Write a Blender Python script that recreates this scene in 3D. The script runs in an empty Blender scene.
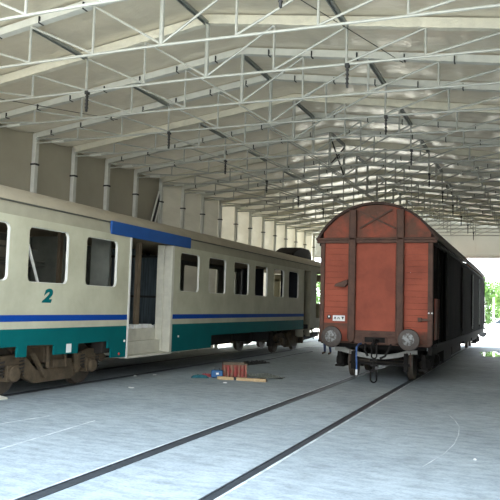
import bpy, bmesh, math, random
from mathutils import Vector, Matrix
C = bpy.context.scene.collection
R_ = random.Random(7)
PI = math.pi

# ------------------------------------------------------------------ materials
def lin(c):
    return tuple(((v/255)/12.92 if v/255 <= .04045 else ((v/255+.055)/1.055)**2.4) for v in c)
def mat(name, rgb, rough=.6, metal=0., var=.18, scale=3., bump=0., bscale=40., rgb2=None, spec=.5, stretch=(1, 1, 1), thr=(.35, .65), trans=0.):
    m = bpy.data.materials.new(name); m.use_nodes = True
    nt = m.node_tree; N = nt.nodes; L = nt.links; b = N['Principled BSDF']
    b.inputs['Roughness'].default_value = rough; b.inputs['Metallic'].default_value = metal
    b.inputs['Specular IOR Level'].default_value = spec
    c = lin(rgb); c2 = lin(rgb2) if rgb2 else tuple(max(0, x*(1-var)) for x in c)
    tc = N.new('ShaderNodeTexCoord'); mp = N.new('ShaderNodeMapping'); mp.inputs['Scale'].default_value = stretch
    L.new(tc.outputs['Object'], mp.inputs['Vector'])
    no = N.new('ShaderNodeTexNoise'); no.inputs['Scale'].default_value = scale; no.inputs['Detail'].default_value = 6
    no.inputs['Roughness'].default_value = .62
    L.new(mp.outputs['Vector'], no.inputs['Vector'])
    mr = N.new('ShaderNodeMapRange'); mr.inputs['From Min'].default_value = thr[0]; mr.inputs['From Max'].default_value = thr[1]
    L.new(no.outputs['Fac'], mr.inputs['Value'])
    mx = N.new('ShaderNodeMix'); mx.data_type = 'RGBA'
    mx.inputs['A'].default_value = (*c2, 1); mx.inputs['B'].default_value = (*c, 1)
    L.new(mr.outputs['Result'], mx.inputs['Factor']); L.new(mx.outputs['Result'], b.inputs['Base Color'])
    if bump:
        n2 = N.new('ShaderNodeTexNoise'); n2.inputs['Scale'].default_value = bscale; n2.inputs['Detail'].default_value = 3
        L.new(mp.outputs['Vector'], n2.inputs['Vector'])
        bp = N.new('ShaderNodeBump'); bp.inputs['Strength'].default_value = bump; bp.inputs['Distance'].default_value = .05
        L.new(n2.outputs['Fac'], bp.inputs['Height']); L.new(bp.outputs['Normal'], b.inputs['Normal'])
    if trans:
        tr = N.new('ShaderNodeBsdfTranslucent'); L.new(mx.outputs['Result'], tr.inputs['Color'])
        ms = N.new('ShaderNodeMixShader'); ms.inputs[0].default_value = trans
        L.new(b.outputs['BSDF'], ms.inputs[1]); L.new(tr.outputs['BSDF'], ms.inputs[2])
        L.new(ms.outputs['Shader'], N['Material Output'].inputs['Surface'])
    return m

M = {}
M['galv'] = mat('galvanised_steel', (168, 169, 160), .5, .25, .15, 8)
M['galv_dull'] = mat('dull_galvanised_steel', (196, 196, 186), .6, 0, .12, 5)
M['purlin'] = mat('purlin_steel', (140, 144, 138), .5, .4, .2, 5)
M['black'] = mat('black_steel', (32, 32, 30), .6, 0, .3, 8)
M['cream_fabric'] = mat('cream_fabric', (206, 201, 182), .7, 0, .12, 6, .3, 30)
M['roof_fab'] = mat('roof_membrane', (196, 188, 167), .3, .3, .10, 1.2, .38, 4., spec=.6, stretch=(1, 1.6, 1), trans=.016)
M['wall_fab'] = mat('wall_membrane', (160, 154, 136), .6, 0, .12, .8, .35, 1.6)
M['wall_mid'] = mat('pale_wall_membrane', (190, 186, 168), .5, 0, .12, 1., .4, 2.2, trans=.02, stretch=(1, 1, 3))  # middle bays: same membrane, some far-end brightness put into its colour
M['wall_bright'] = mat('brightened_wall_membrane', (214, 208, 186), .5, 0, .1, 1., .35, 2.2, trans=.06, stretch=(1, 1, 3))  # far bays: membrane brightened again, their light put into colour and translucency
M['gable_fab'] = mat('gable_membrane', (204, 204, 192), .6, 0, .06, 1., trans=.055)
M['trim_white'] = mat('white_trim', (222, 222, 214), .5, 0, .05, 3)
M['chalk'] = mat('chalk_line', (206, 210, 208), .8, 0, .1, 3, rgb2=(172, 178, 178), thr=(.42, .58))
M['planks'] = mat('blue_grey_boards', (84, 96, 100), .8, 0, .3, 3, rgb2=(50, 58, 62), stretch=(7, 1, .4))
M['cream'] = mat('coach_cream_paint', (188, 185, 160), .75, 0, .07, 1.2, rgb2=(172, 168, 144), spec=.15)
M['reveal'] = mat('window_reveal_white', (216, 214, 204), .5, 0, .06, 4)
M['blue'] = mat('coach_blue_paint', (16, 66, 146), .75, 0, .12, 2, spec=.1)
M['blue_head'] = mat('header_blue_paint', (18, 76, 142), .6, 0, .15, 3)
M['teal'] = mat('coach_teal_paint', (4, 94, 94), .75, 0, .14, 1.5, spec=.1)
M['band'] = mat('cantrail_grey', (158, 153, 132), .75, 0, .12, 2, spec=.15)
M['roofc'] = mat('coach_roof_tan', (170, 160, 138), .6, 0, .14, 1.5)
M['dark_in'] = mat('dark_interior', (88, 88, 78), .8, 0, .3, 3)
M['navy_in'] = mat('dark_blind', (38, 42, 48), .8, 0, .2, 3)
M['grey_in'] = mat('grey_interior', (120, 122, 112), .7, 0, .25, 3)
M['tan_in'] = mat('tan_ceiling_boards', (150, 132, 104), .8, 0, .3, 3, stretch=(6, 1, 1))
M['dusty'] = mat('dusty_white_panel', (198, 194, 176), .7, 0, .16, 4)
M['wood'] = mat('raw_timber', (190, 160, 118), .7, 0, .25, 3, stretch=(8, 1, 8))
M['brown_post'] = mat('brown_timber', (112, 96, 76), .7, 0, .25, 4)
M['bogie'] = mat('bogie_brown_grime', (90, 75, 54), .85, 0, .45, 5, .3, 30)
M['bogie_dark'] = mat('bogie_dark_grime', (46, 40, 34), .85, 0, .4, 6, .3, 30)
M['wheel'] = mat('wheel_steel', (88, 78, 66), .6, .3, .35, 8)
M['red'] = mat('wagon_red_paint', (158, 80, 58), .7, 0, .16, 1.3, .12, 18, rgb2=(130, 64, 46), spec=.3)
M['red_rust'] = mat('wagon_red_rusty', (142, 68, 46), .75, 0, .5, 1.7, .2, 16, rgb2=(92, 60, 44), thr=(.4, .62))
M['brown'] = mat('wagon_brown_frame', (90, 62, 48), .75, 0, .35, 5, .2, 20)
M['side'] = mat('wagon_shaded_side', (27, 24, 22), .9, 0, .45, 1.5, .15, 12, rgb2=(12, 13, 13), spec=.03, stretch=(1, 1, .3))  # deep shade along the wagon's flanks put into near-black paint
M['wroof'] = mat('wagon_roof_dark', (70, 52, 44), .7, 0, .35, 3)
M['under'] = mat('underframe_black', (36, 33, 30), .85, 0, .4, 6, spec=.25)
M['buffer'] = mat('buffer_steel', (72, 62, 54), .55, .3, .35, 6)
M['bufworn'] = mat('buffer_worn_steel', (122, 122, 118), .5, .3, .4, 14, rgb2=(70, 64, 58), thr=(.42, .56))
M['beam_grey'] = mat('pale_grey_beam', (170, 168, 160), .6, 0, .2, 5)
M['white'] = mat('white_paint', (228, 226, 220), .5, 0, .05, 5)
M['hose'] = mat('hose_blue', (62, 92, 140), .5, 0, .25, 9)
M['foliage'] = mat('foliage_green', (120, 152, 82), .6, 0, .4, 1.2, rgb2=(84, 118, 56), trans=.3)
M['foliage2'] = mat('foliage_dark_green', (100, 132, 70), .6, 0, .4, 1.2, rgb2=(66, 100, 48), trans=.3)
M['bark'] = mat('bark', (92, 76, 58), .85, 0, .4, 6)
M['car'] = mat('car_white_paint', (235, 236, 238), .25, 0, .02, 2)
M['glass'] = mat('dark_glass', (50, 58, 62), .1, 0, .1, 2)
M['rubber'] = mat('black_rubber', (28, 28, 28), .8, 0, .2, 6)
M['crate_red'] = mat('crate_red', (150, 62, 56), .75, 0, .4, 7, rgb2=(140, 104, 82), stretch=(2.5, 2.5, .6), thr=(.44, .54))
M['crate_blue'] = mat('case_blue', (18, 84, 132), .5, 0, .2, 8)
M['tarp'] = mat('black_tarp', (36, 38, 38), .6, 0, .3, 5)
M['wire'] = mat('grey_wire', (126, 128, 118), .5, .4, .3, 9)
M['rag_teal'] = mat('rag_teal', (38, 100, 108), .8, 0, .3, 9)
M['rag_red'] = mat('rag_red', (166, 74, 76), .8, 0, .25, 9)
M['groove'] = mat('rail_steel', (74, 78, 82), .5, .3, .4, 10)
M['skin'] = mat('skin', (198, 150, 124), .6, 0, .08, 8)
M['shirt'] = mat('shirt_red', (150, 66, 58), .8, 0, .2, 6)
M['jeans'] = mat('jeans_blue', (52, 66, 104), .8, 0, .25, 9)
M['hair'] = mat('hair_brown', (58, 42, 32), .7, 0, .2, 20)
M['boot'] = mat('boot_brown', (86, 64, 48), .7, 0, .2, 9)
M['outside'] = mat('pale_yard_ground', (196, 192, 180), .85, 0, .12, .4)
M['wetm'] = mat('water', (150, 158, 160), .03, 0, .03, 2, spec=1.)
M['lampred'] = mat('reflector_red', (190, 60, 50), .4, 0, .1, 5)

def floor_material():
    m = bpy.data.materials.new('concrete_floor'); m.use_nodes = True
    nt = m.node_tree; N = nt.nodes; L = nt.links; b = N['Principled BSDF']
    tc = N.new('ShaderNodeTexCoord')
    def noise(s, d, st=(1, 1, 1)):
        mp = N.new('ShaderNodeMapping'); mp.inputs['Scale'].default_value = st
        L.new(tc.outputs['Object'], mp.inputs['Vector'])
        n = N.new('ShaderNodeTexNoise'); n.inputs['Scale'].default_value = s; n.inputs['Detail'].default_value = d
        n.inputs['Roughness'].default_value = .65
        L.new(mp.outputs['Vector'], n.inputs['Vector']); return n.outputs['Fac']
    def ramp(f, a, bb, ca, cb):
        r = N.new('ShaderNodeValToRGB'); e = r.color_ramp.elements
        e[0].position = a; e[1].position = bb; e[0].color = (*lin(ca), 1); e[1].color = (*lin(cb), 1)
        L.new(f, r.inputs['Fac']); return r.outputs['Color']
    def mix(t, a, bb, f):
        x = N.new('ShaderNodeMix'); x.data_type = 'RGBA'; x.blend_type = t; x.inputs['Factor'].default_value = f
        L.new(a, x.inputs['A']); L.new(bb, x.inputs['B']); return x.outputs['Result']
    c = ramp(noise(.5, 6), .3, .7, (154, 162, 164), (180, 188, 189))
    c = mix('MULTIPLY', c, ramp(noise(3.2, 7, (1, 2.2, 1)), .32, .6, (206, 208, 206), (255, 255, 255)), .9)
    c = mix('SCREEN', c, ramp(noise(1.1, 8, (.6, 3., 1)), .56, .78, (0, 0, 0), (120, 122, 122)), .6)
    c = mix('MULTIPLY', c, ramp(noise(22, 4, (1, 1.6, 1)), .3, .55, (214, 214, 214), (255, 255, 255)), .8)
    L.new(c, b.inputs['Base Color'])
    r = N.new('ShaderNodeMapRange'); r.inputs['To Min'].default_value = .55; r.inputs['To Max'].default_value = .85; b.inputs['Specular IOR Level'].default_value = .3
    L.new(noise(2.5, 5), r.inputs['Value']); L.new(r.outputs['Result'], b.inputs['Roughness'])
    bp = N.new('ShaderNodeBump'); bp.inputs['Strength'].default_value = .12; bp.inputs['Distance'].default_value = .01
    L.new(noise(30, 4), bp.inputs['Height']); L.new(bp.outputs['Normal'], b.inputs['Normal'])
    return m
M['floor'] = floor_material()

# ------------------------------------------------------------------ mesh builder
class MB:
    def __init__(s): s.v = []; s.f = []
    def add(s, vs, fs):
        o = len(s.v); s.v += [tuple(p) for p in vs]; s.f += [tuple(i+o for i in f) for f in fs]; return s
    def box(s, x0, x1, y0, y1, z0, z1):
        v = [(x, y, z) for z in (z0, z1) for y in (y0, y1) for x in (x0, x1)]
        return s.add(v, [(0, 2, 3, 1), (4, 5, 7, 6), (0, 1, 5, 4), (2, 6, 7, 3), (0, 4, 6, 2), (1, 3, 7, 5)])
    def bar(s, p, q, w, h, up=(0, 0, 1)):
        p = Vector(p); q = Vector(q); d = (q-p).normalized(); u = Vector(up)
        a = d.cross(u)
        if a.length < 1e-4: a = d.cross(Vector((0, 1, 0)))
        a.normalize(); b = a.cross(d).normalized()
        v = [e + a*(sx*w/2) + b*(sz*h/2) for e in (p, q) for sx, sz in ((-1, -1), (1, -1), (1, 1), (-1, 1))]
        return s.add(v, [(3, 2, 1, 0), (4, 5, 6, 7)] + [(i, (i+1) % 4, 4+(i+1) % 4, 4+i) for i in range(4)])
    def tube(s, pts, r, n=8, caps=True):
        pts = [Vector(p) for p in pts]; rs = r if isinstance(r, (list, tuple)) else [r]*len(pts)
        rings = []; last = None
        for i, p in enumerate(pts):
            d = (pts[min(i+1, len(pts)-1)]-pts[max(i-1, 0)]).normalized()
            if last is None:
                a = d.cross(Vector((0, 0, 1)))
                if a.length < 1e-3: a = d.cross(Vector((0, 1, 0)))
            else: a = last - d*last.dot(d)
            a.normalize(); last = a; b = d.cross(a)
            rings.append([p + (a*math.cos(2*PI*k/n)+b*math.sin(2*PI*k/n))*rs[i] for k in range(n)])
        v = [q for ring in rings for q in ring]; f = []
        for i in range(len(pts)-1):
            for k in range(n): f.append((i*n+k, i*n+(k+1) % n, (i+1)*n+(k+1) % n, (i+1)*n+k))
        if caps: f.append(tuple(range(n-1, -1, -1))); f.append(tuple((len(pts)-1)*n+k for k in range(n)))
        return s.add(v, f)
    def lathe(s, prof, o, axis='y', n=24):
        # prof: (along, radius)
        o = Vector(o); v = []; f = []
        for a, r in prof:
            for k in range(n):
                c, si = math.cos(2*PI*k/n)*r, math.sin(2*PI*k/n)*r
                v.append(o + Vector({'y': (c, a, si), 'x': (a, c, si), 'z': (c, si, a)}[axis]))
        for i in range(len(prof)-1):
            for k in range(n): f.append((i*n+k, i*n+(k+1) % n, (i+1)*n+(k+1) % n, (i+1)*n+k))
        f.append(tuple(range(n-1, -1, -1))); f.append(tuple((len(prof)-1)*n+k for k in range(n)))
        return s.add(v, f)
    def prism(s, pts, axis, a, b):
        # pts are 2D: axis x -> (y,z); y -> (x,z); z -> (x,y)
        def P(p, t): return {'x': (t, p[0], p[1]), 'y': (p[0], t, p[1]), 'z': (p[0], p[1], t)}[axis]
        n = len(pts); v = [P(p, a) for p in pts]+[P(p, b) for p in pts]
        return s.add(v, [tuple(range(n)), tuple(range(2*n-1, n-1, -1))]+[(i, i+n, (i+1) % n+n, (i+1) % n) for i in range(n)])
    def grid(s, fn, nu, nv):
        v = [fn(i/nu, j/nv) for j in range(nv+1) for i in range(nu+1)]
        f = [(j*(nu+1)+i, j*(nu+1)+i+1, (j+1)*(nu+1)+i+1, (j+1)*(nu+1)+i) for j in range(nv) for i in range(nu)]
        return s.add(v, f)
    def build(s, name, m, parent=None, origin=(0, 0, 0), smooth=True, bevel=0, ang=35, loc=None):
        me = bpy.data.meshes.new(name); ox, oy, oz = origin
        me.from_pydata([(x-ox, y-oy, z-oz) for x, y, z in s.v], [], s.f)
        bm = bmesh.new(); bm.from_mesh(me); bmesh.ops.recalc_face_normals(bm, faces=bm.faces); bm.to_mesh(me); bm.free()
        me.materials.append(m)
        if smooth:
            me.shade_smooth(); me.set_sharp_from_angle(angle=math.radians(ang))
        else: me.shade_flat()
        o = bpy.data.objects.new(name, me); C.objects.link(o)
        if parent is not None: o.parent = parent
        else: o.location = loc if loc is not None else origin
        if bevel:
            b = o.modifiers.new('bevel', 'BEVEL'); b.width = bevel; b.segments = 2; b.limit_method = 'ANGLE'
        return o

    def split(s):
        par = list(range(len(s.v)))
        def find(a):
            while par[a] != a: par[a] = par[par[a]]; a = par[a]
            return a
        for f in s.f:
            for i in f[1:]: par[find(i)] = find(f[0])
        out = {}
        for f in s.f: out.setdefault(find(f[0]), []).append(f)
        res = []
        for fs in out.values():
            ids = sorted({i for f in fs for i in f}); mp = {a: k for k, a in enumerate(ids)}
            res.append(MB().add([s.v[i] for i in ids], [tuple(mp[i] for i in f) for f in fs]))
        return res

def tag(o, label=None, cat=None, group=None, kind=None):
    if label: o['label'] = label
    if cat: o['category'] = cat
    if group: o['group'] = group
    if kind: o['kind'] = kind
    return o
def empty(name, loc, label, cat, group=None, rz=0):
    o = bpy.data.objects.new(name, None); C.objects.link(o); o.location = loc; o.rotation_euler = (0, 0, rz)
    o.empty_display_size = .2
    return tag(o, label, cat, group)
def copy_tree(o, parent=None):
    c = o.copy(); C.objects.link(c)
    if parent is not None: c.parent = parent
    for ch in list(o.children): copy_tree(ch, c)
    return c
def struct(o): o['kind'] = 'structure'; return o
ORD = ['first', 'second', 'third', 'fourth', 'fifth', 'sixth', 'seventh', 'eighth', 'ninth', 'tenth', 'eleventh', 'twelfth',
       'thirteenth', 'fourteenth', 'fifteenth', 'sixteenth', 'seventeenth', 'eighteenth', 'nineteenth', 'twentieth']

# ------------------------------------------------------------------ hall
HA = -.0068; XC = -5.806; PAN = 1.3742; Y0 = 8.249; DY = 1.752
ZR = 7.303; SL = .1448; ZB = 6.234; CAM_ = .0097; HALF = 5*PAN; NF = 20
cA, sA = math.cos(HA), math.sin(HA)
def hw(x, y, z=0):          # hall frame (x from hall centre line) to world
    X = XC+x; return (cA*X-sA*y, sA*X+cA*y, z)
def zt(x): return ZR-SL*abs(x)
def zbm(x): return ZB-CAM_*abs(x)
YE = Y0+DY*(NF-1)+.12      # end wall plane
YS = Y0-DY                 # near opening

def make_frame(steel):
    root = empty('roof_frame', hw(0, Y0), 'x', 'roof frame', None, HA)
    rm = M['galv_dull'] if steel else M['cream_fabric']
    col = M['galv_dull']
    for s in (-1, 1):
        x = s*HALF
        m = MB().box(x-.06, x+.06, -.07, .07, 0, zt(x)+.12); m.build('column', col, root, bevel=.006)
        c = MB()
        for z in (2.2, 3.9, 5.55): c.box(x-.085, x+.085, -.085, .085, z, z+.05)
        for q in c.split(): q.build('column_clamp', M['black'], root)
        r = MB()
        if steel:
            r.prism([(0, ZR), (x, zt(x)), (x, zt(x)+.14), (0, ZR+.14)], 'y', -.05, .05)
            r.prism([(0, ZR-.012), (x, zt(x)-.012), (x, zt(x)+.005), (0, ZR+.005)], 'y', -.075, .075)
            r.build('rafter', rm, root)
        else:
            n = 60; top = []; bot = []; rr = random.Random(3+s)
            for i in range(n+1):
                xx = x*i/n; top.append((xx, zt(xx)+.15)); bot.append((xx, zt(xx)-.012*rr.random()-.02))
            r.prism(top+bot[::-1], 'y', -.07, .07); r.build('rafter_sleeve', rm, root)
    ch = MB(); ch.tube([(-HALF, 0, zbm(HALF)), (0, 0, ZB), (HALF, 0, zbm(HALF))], .026, 8)
    ch.build('bottom_chord', M['galv'], root)
    MB().tube([(0, 0, ZB), (0, 0, ZR)], .042, 8).build('king_post', M['galv'], root)
    for t in (-4, -3, -2, -1, 1, 2, 3, 4):
        x = t*PAN
        MB().tube([(x, 0, zbm(x)), (x, 0, zt(x))], .024, 6).build('strut', M['galv'], root)
    for t in (1, 2, 3, 4, 5):
        for s in (-1, 1):
            x1 = s*t*PAN; x0 = s*(t-1)*PAN
            MB().tube([(x1, 0, zt(x1)-.01), (x0, 0, zbm(x0)+.02)], .022, 6).build('diagonal', M['galv'], root)
    for s in (-1, 1):
        MB().lathe([(-.19, .042), (.19, .042)], (s*(HALF-.75), 0, zbm(HALF-.75)), 'x', 8).build('chord_sleeve', M['galv_dull'], root)
    if steel:
        first = None
        for s in (-1, 1):
            for k in range(7):
                x = s*(.62+k*.95)
                if first is None:
                    first = MB().box(-.011, .011, -.085, -.05, -.03, .1).box(-.011, .011, -.05, .05, -.03, -.016).build('clip', M['black'], root); c = first
                else:
                    c = first.copy(); C.objects.link(c); c.parent = root
                c.location = (x, 0, zt(x))
    return root

frames = []
protoS = protoC = None
for i in range(NF):
    steel = (i % 3 != 2)
    if steel:
        if protoS is None: protoS = make_frame(True); o = protoS
        else: o = copy_tree(protoS)
    else:
        if protoC is None: protoC = make_frame(False); o = protoC
        else: o = copy_tree(protoC)
    o.location = hw(0, Y0+DY*i)
    look = 'galvanised roof frame with dark clips on bare grey rafters' if steel else 'roof frame with rafters sleeved in cream fabric'
    place = ORD[i]+' from the near end'
    if i == NF-1: place = 'against the far gable wall'
    if i == NF-2: place = 'second from the far gable wall'
    o['label'] = look+', '+place; o['group'] = 'roof frames of the hall'
    frames.append(o)

def purlin(i, t, name_lab):
    x = t*PAN; a = Vector(hw(x, Y0+DY*i, zt(x)-.02)); b = Vector(hw(x, Y0+DY*(i+1), zt(x)-.02))
    d = b-a; mid = (a+b)/2
    m = MB()
    for s in (-1, 1):
        m.bar(a-mid+Vector((s*.035, .06, 0)), b-mid+Vector((s*.035, -.06, 0)), .022, .06)
    m.bar(a-mid+Vector((0, .06, .02)), b-mid+Vector((0, -.06, .02)), .06, .014)
    o = m.build('purlin', M['purlin'], None, loc=tuple(mid))
    tag(o, name_lab, 'purlin', 'short purlins linking frame pairs')
k = 0
for i in range(1, NF-1, 2):
    for t, w in ((-2, 'left of the ridge'), (0, 'on the ridge'), (2, 'right of the ridge')):
        purlin(i, t, 'grey steel purlin %s, %s braced bay from near end' % (w, ORD[k]))
    k += 1
# vertical cross bracing at the ridge
for j, i in enumerate((7,)):
    m = MB(); yA, yB = Y0+DY*i, Y0+DY*(i+1); mid = Vector(hw(0, (yA+yB)/2, (ZR+ZB)/2))
    for za, zb_ in ((ZR-.14, ZB+.05), (ZB+.05, ZR-.14)):
        m.bar(Vector(hw(0, yA+.05, za))-mid, Vector(hw(0, yB-.05, zb_))-mid, .035, .035)
    tag(m.build('cross_brace', M['black'], None, loc=tuple(mid)), 'dark crossed steel brace under the ridge above the red wagon', 'brace')

# hanging rods below the bottom chords (every other frame)
proto = None; k = 0
for i in range(0, NF, 2):
    for t, w in ((-2, 'left'), (2, 'right')):
        if i == 0 and t == -2: continue
        x = t*PAN+(.02 if t > 0 else .03)
        if proto is None:
            proto = empty('hanging_rod', (0, 0, 0), 'x', 'hanging rod', 'dark rods hanging from the roof frames', HA)
            c = MB().box(-.038, .038, -.04, .04, -.035, .035); c.build('clamp', M['black'], proto)
            c = MB(); c.bar((0, 0, -.03), (0, 0, -.4), .032, .045)
            for z in (-.08, -.16, -.24, -.32): c.box(-.028, .028, -.024, .024, z-.01, z+.01)
            c.build('rod', M['black'], proto); o = proto
        else: o = copy_tree(proto)
        o.location = hw(x, Y0+DY*i, zbm(x)-.03)
        o['label'] = 'dark rod hanging from the %s roof frame, %s of the ridge' % (ORD[i] if i else 'nearest', w)
# thin bracing wire
a = Vector(hw(1.5*PAN, Y0+DY*.9, zt(1.4*PAN)-.1)); b = Vector(hw(2.5*PAN, Y0+DY*3, zt(2.5*PAN)-.05))
tag(MB().tube([a-a, b-a], .008, 5).build('bracing_wire', M['black'], None, loc=tuple(a)), 'thin dark bracing wire under the roof, right of the ridge', 'wire')
a = Vector(hw(-4.2*PAN, Y0+DY*2, zt(4.2*PAN)-.05)); b = Vector(hw(-3.1*PAN, Y0+DY*4, zt(3.1*PAN)-.05))
tag(MB().tube([a-a, b-a], .008, 5).build('bracing_wire', M['black'], None, loc=tuple(a)), 'thin dark bracing wire under the roof above the coach', 'wire')

# ---- shell
fl = MB().box(-13.2, 1.6, -4, YE+.3, -.12, 0).build('floor', M['floor']); struct(fl)
gr = MB().box(-90, 70, -60, 160, -.2, -.06).build('ground', M['outside']); struct(gr)
rc = MB(); rr = random.Random(5)
for b in range(-1, NF-1):
    ya = Y0+DY*b; yb = ya+DY
    ph = rr.random()*6
    def fn(u, v, ya=ya, yb=yb, ph=ph):
        x = -HALF-.2+u*(2*HALF+.4); y = ya+(yb-ya)*v
        sag = .11*math.sin(PI*v)**.7
        e = 1-abs(2*v-1)
        wr = .018*math.sin(x*5.1+ph)*e**.5*(1 if v < .5 else .5)+.012*math.sin(x*11.3+2*ph+v*3)*math.sin(PI*v)**2*2
        return hw(x, y, zt(x)+.19-sag+wr)
    rc.grid(fn, 90, 8)
o = struct(rc.build('ceiling', M['roof_fab'], ang=60))
def wall_left():
    me_v = MB(); nb = []
    for b in range(-1, NF-1):
        ya = Y0+DY*b; yb = ya+DY; ph = rr.random()*6
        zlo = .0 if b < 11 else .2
        thin = b >= 8  # bays that take the brightened membrane copies
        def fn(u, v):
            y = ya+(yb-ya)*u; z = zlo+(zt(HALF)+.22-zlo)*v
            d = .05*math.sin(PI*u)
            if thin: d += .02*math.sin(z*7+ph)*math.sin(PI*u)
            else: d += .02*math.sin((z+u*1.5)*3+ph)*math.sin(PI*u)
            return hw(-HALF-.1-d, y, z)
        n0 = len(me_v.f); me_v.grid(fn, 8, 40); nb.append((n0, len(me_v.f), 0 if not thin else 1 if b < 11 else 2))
    o = me_v.build('wall_left', M['wall_fab'], ang=70); o.data.materials.append(M['wall_mid']); o.data.materials.append(M['wall_bright'])
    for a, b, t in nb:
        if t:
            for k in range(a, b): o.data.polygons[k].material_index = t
    struct(o)
wall_left()
wr = MB()
wr.grid(lambda u, v: hw(HALF+.14, YS+(YE-YS)*u, (zt(HALF)+.22)*v), 20, 6)
struct(wr.build('wall_right', M['wall_fab']))
wf = MB(); pts = [(-HALF-.15, 5.03), (HALF+.15, 5.03), (HALF+.15, zt(HALF)+.2), (0, ZR+.2), (-HALF-.15, zt(HALF)+.2)]
wf.add([hw(x, YE+.03, z) for x, z in pts], [(0, 1, 2, 3, 4)])
struct(wf.build('wall_far', M['gable_fab']))
tr = MB(); a = Vector(hw(-HALF-.1, YE-.02, 5.0)); b = Vector(hw(HALF+.1, YE-.02, 5.0)); tr.bar(a, b, .12, .16)
struct(tr.build('trim_1', M['trim_white']))
tr = MB()
for x in [-5.5, -4.1, -2.75, -1.37, 0, 1.37, 2.75, 4.1, 5.5]:
    tr.bar(hw(x, YE+.0, 5.05), hw(x, YE+.0, zt(x)+.1), .03, .03, (0, 1, 0))
struct(tr.build('trim_2', M['gable_fab']))

# ---- rails set flush in the floor
def rail(x, label, w):
    m = MB(); m.box(-w/2, w/2, -3.9, YE+.2, -.05, .004)
    m.box(-w/2-.012, -w/2+.01, -3.9, YE+.2, -.02, .012); m.box(w/2-.01, w/2+.012, -3.9, YE+.2, -.02, .007)
    o = m.build('rail', M['groove'], None, loc=(x, 0, 0)); tag(o, label, 'rail', 'rails set in the floor')
XR = -3.686
rail(XR-.76, 'long dark rail set in the floor, left rail of the wagon track', .14)
rail(XR+.76, 'long dark rail set in the floor, right rail of the wagon track', .095)
CX = -10.25
rail(CX+.75, 'dark rail set in the floor under the near side of the coach', .11)
rail(CX-.75, 'dark rail set in the floor under the far side of the coach', .11)

# ------------------------------------------------------------------ coach
XS = -8.831; XF = 2*CX-XS
coach = empty('passenger_coach', (CX, 18., 0), 'cream, blue and teal passenger railway coach with empty windows standing on the left track', 'railway coach')
CO = (CX, 18., 0)
def cp(m, name, mt, parent=coach, split=False, **k):
    if split:
        for q in m.split(): o = q.build(name, M[mt], parent, CO, **k)
        return o
    return m.build(name, M[mt], parent, CO, **k)
YA0, YA1, YB0, YB1 = 5.2, 14.38, 16.6, 28.42
WZ0, WZ1 = 2.225, 3.29
winA = [(7.05, 8.32), (8.93, 10.2), (10.74, 11.98), (12.61, 13.83)]
winB = [(17.0, 18.18), (18.84, 20.1), (20.77, 22.06), (22.65, 23.88), (24.57, 25.75), (26.36, 27.62)]
def rrect(y0, y1, z0, z1, r, n=5):
    p = []
    for cy, cz, a in ((y1-r, z1-r, 0), (y0+r, z1-r, 90), (y0+r, z0+r, 180), (y1-r, z0+r, 270)):
        for k in range(n+1):
            t = math.radians(a+90*k/n); p.append((cy+r*math.cos(t), cz+r*math.sin(t)))
    return p
def ring_cell(m, x, cell, hole):
    # quads between a rounded hole and its rectangular cell
    y0, y1, z0, z1 = cell; n = len(hole); cy = sum(p[0] for p in hole)/n; cz = sum(p[1] for p in hole)/n
    out = []
    q = n//4
    corners = [(y1, z1), (y0, z1), (y0, z0), (y1, z0)]
    for i, (y, z) in enumerate(hole):
        k, j = divmod(i, q)
        c = corners[k]
        if j == q//2: out.append(c)
        elif j < q//2: out.append({0: (y1, z), 1: (y, z1), 2: (y0, z), 3: (y, z0)}[k])
        else: out.append({0: (y, z1), 1: (y0, z), 2: (y, z0), 3: (y1, z)}[k])
    v = [(x, *p) for p in hole]+[(x, *p) for p in out]
    m.add(v, [(i, (i+1) % n, n+(i+1) % n, n+i) for i in range(n)])
def side_wall(x, y0, y1, z0, z1, wins, inward):
    m = MB(); edges = [y0]
    for a, b in zip(wins[:-1], wins[1:]): edges.append((a[1]+b[0])/2)
    edges.append(y1)
    for k, (a, b) in enumerate(wins):
        h = rrect(a, b, WZ0, WZ1, .11, 4)
        ring_cell(m, x, (edges[k], edges[k+1], z0, z1), h)
    return m
def reveal(m_name, x, inward, a, b, mt, parent=coach):
    h = rrect(a, b, WZ0, WZ1, .11, 4); n = len(h); h2 = rrect(a+.012, b-.012, WZ0+.012, WZ1-.012, .1, 4)
    d = .055*inward
    v = [(x, *p) for p in h]+[(x+d, *p) for p in h]+[(x+d, *p) for p in h2]
    m = MB().add(v, [(i, (i+1) % n, n+(i+1) % n, n+i) for i in range(n)]+[(n+i, n+(i+1) % n, 2*n+(i+1) % n, 2*n+i) for i in range(n)])
    return cp(m, m_name, mt, parent)
ZT, ZB1, ZB0, ZTE = 3.445, 1.5964, 1.4735, 1.334
for (y0, y1, wins) in ((YA0, YA1, winA), (YB0, YB1, winB)):
    sp_ = cp(side_wall(XS, y0, y1, ZB1, ZT, wins, -1), 'side_panel', 'cream')
    cp(MB().box(XS-.03, XS, y0, y1, ZTE, ZB0), 'lower_cream_band', 'cream')
    cp(MB().box(XS-.03, XS+.004, y0, y1, ZB0, ZB1), 'blue_stripe', 'blue')
    for a, b in wins: reveal('window_frame', XS, -1, a, b, 'reveal', sp_)
tag(bpy.data.objects['blue_stripe'], 'blue stripe')
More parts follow.
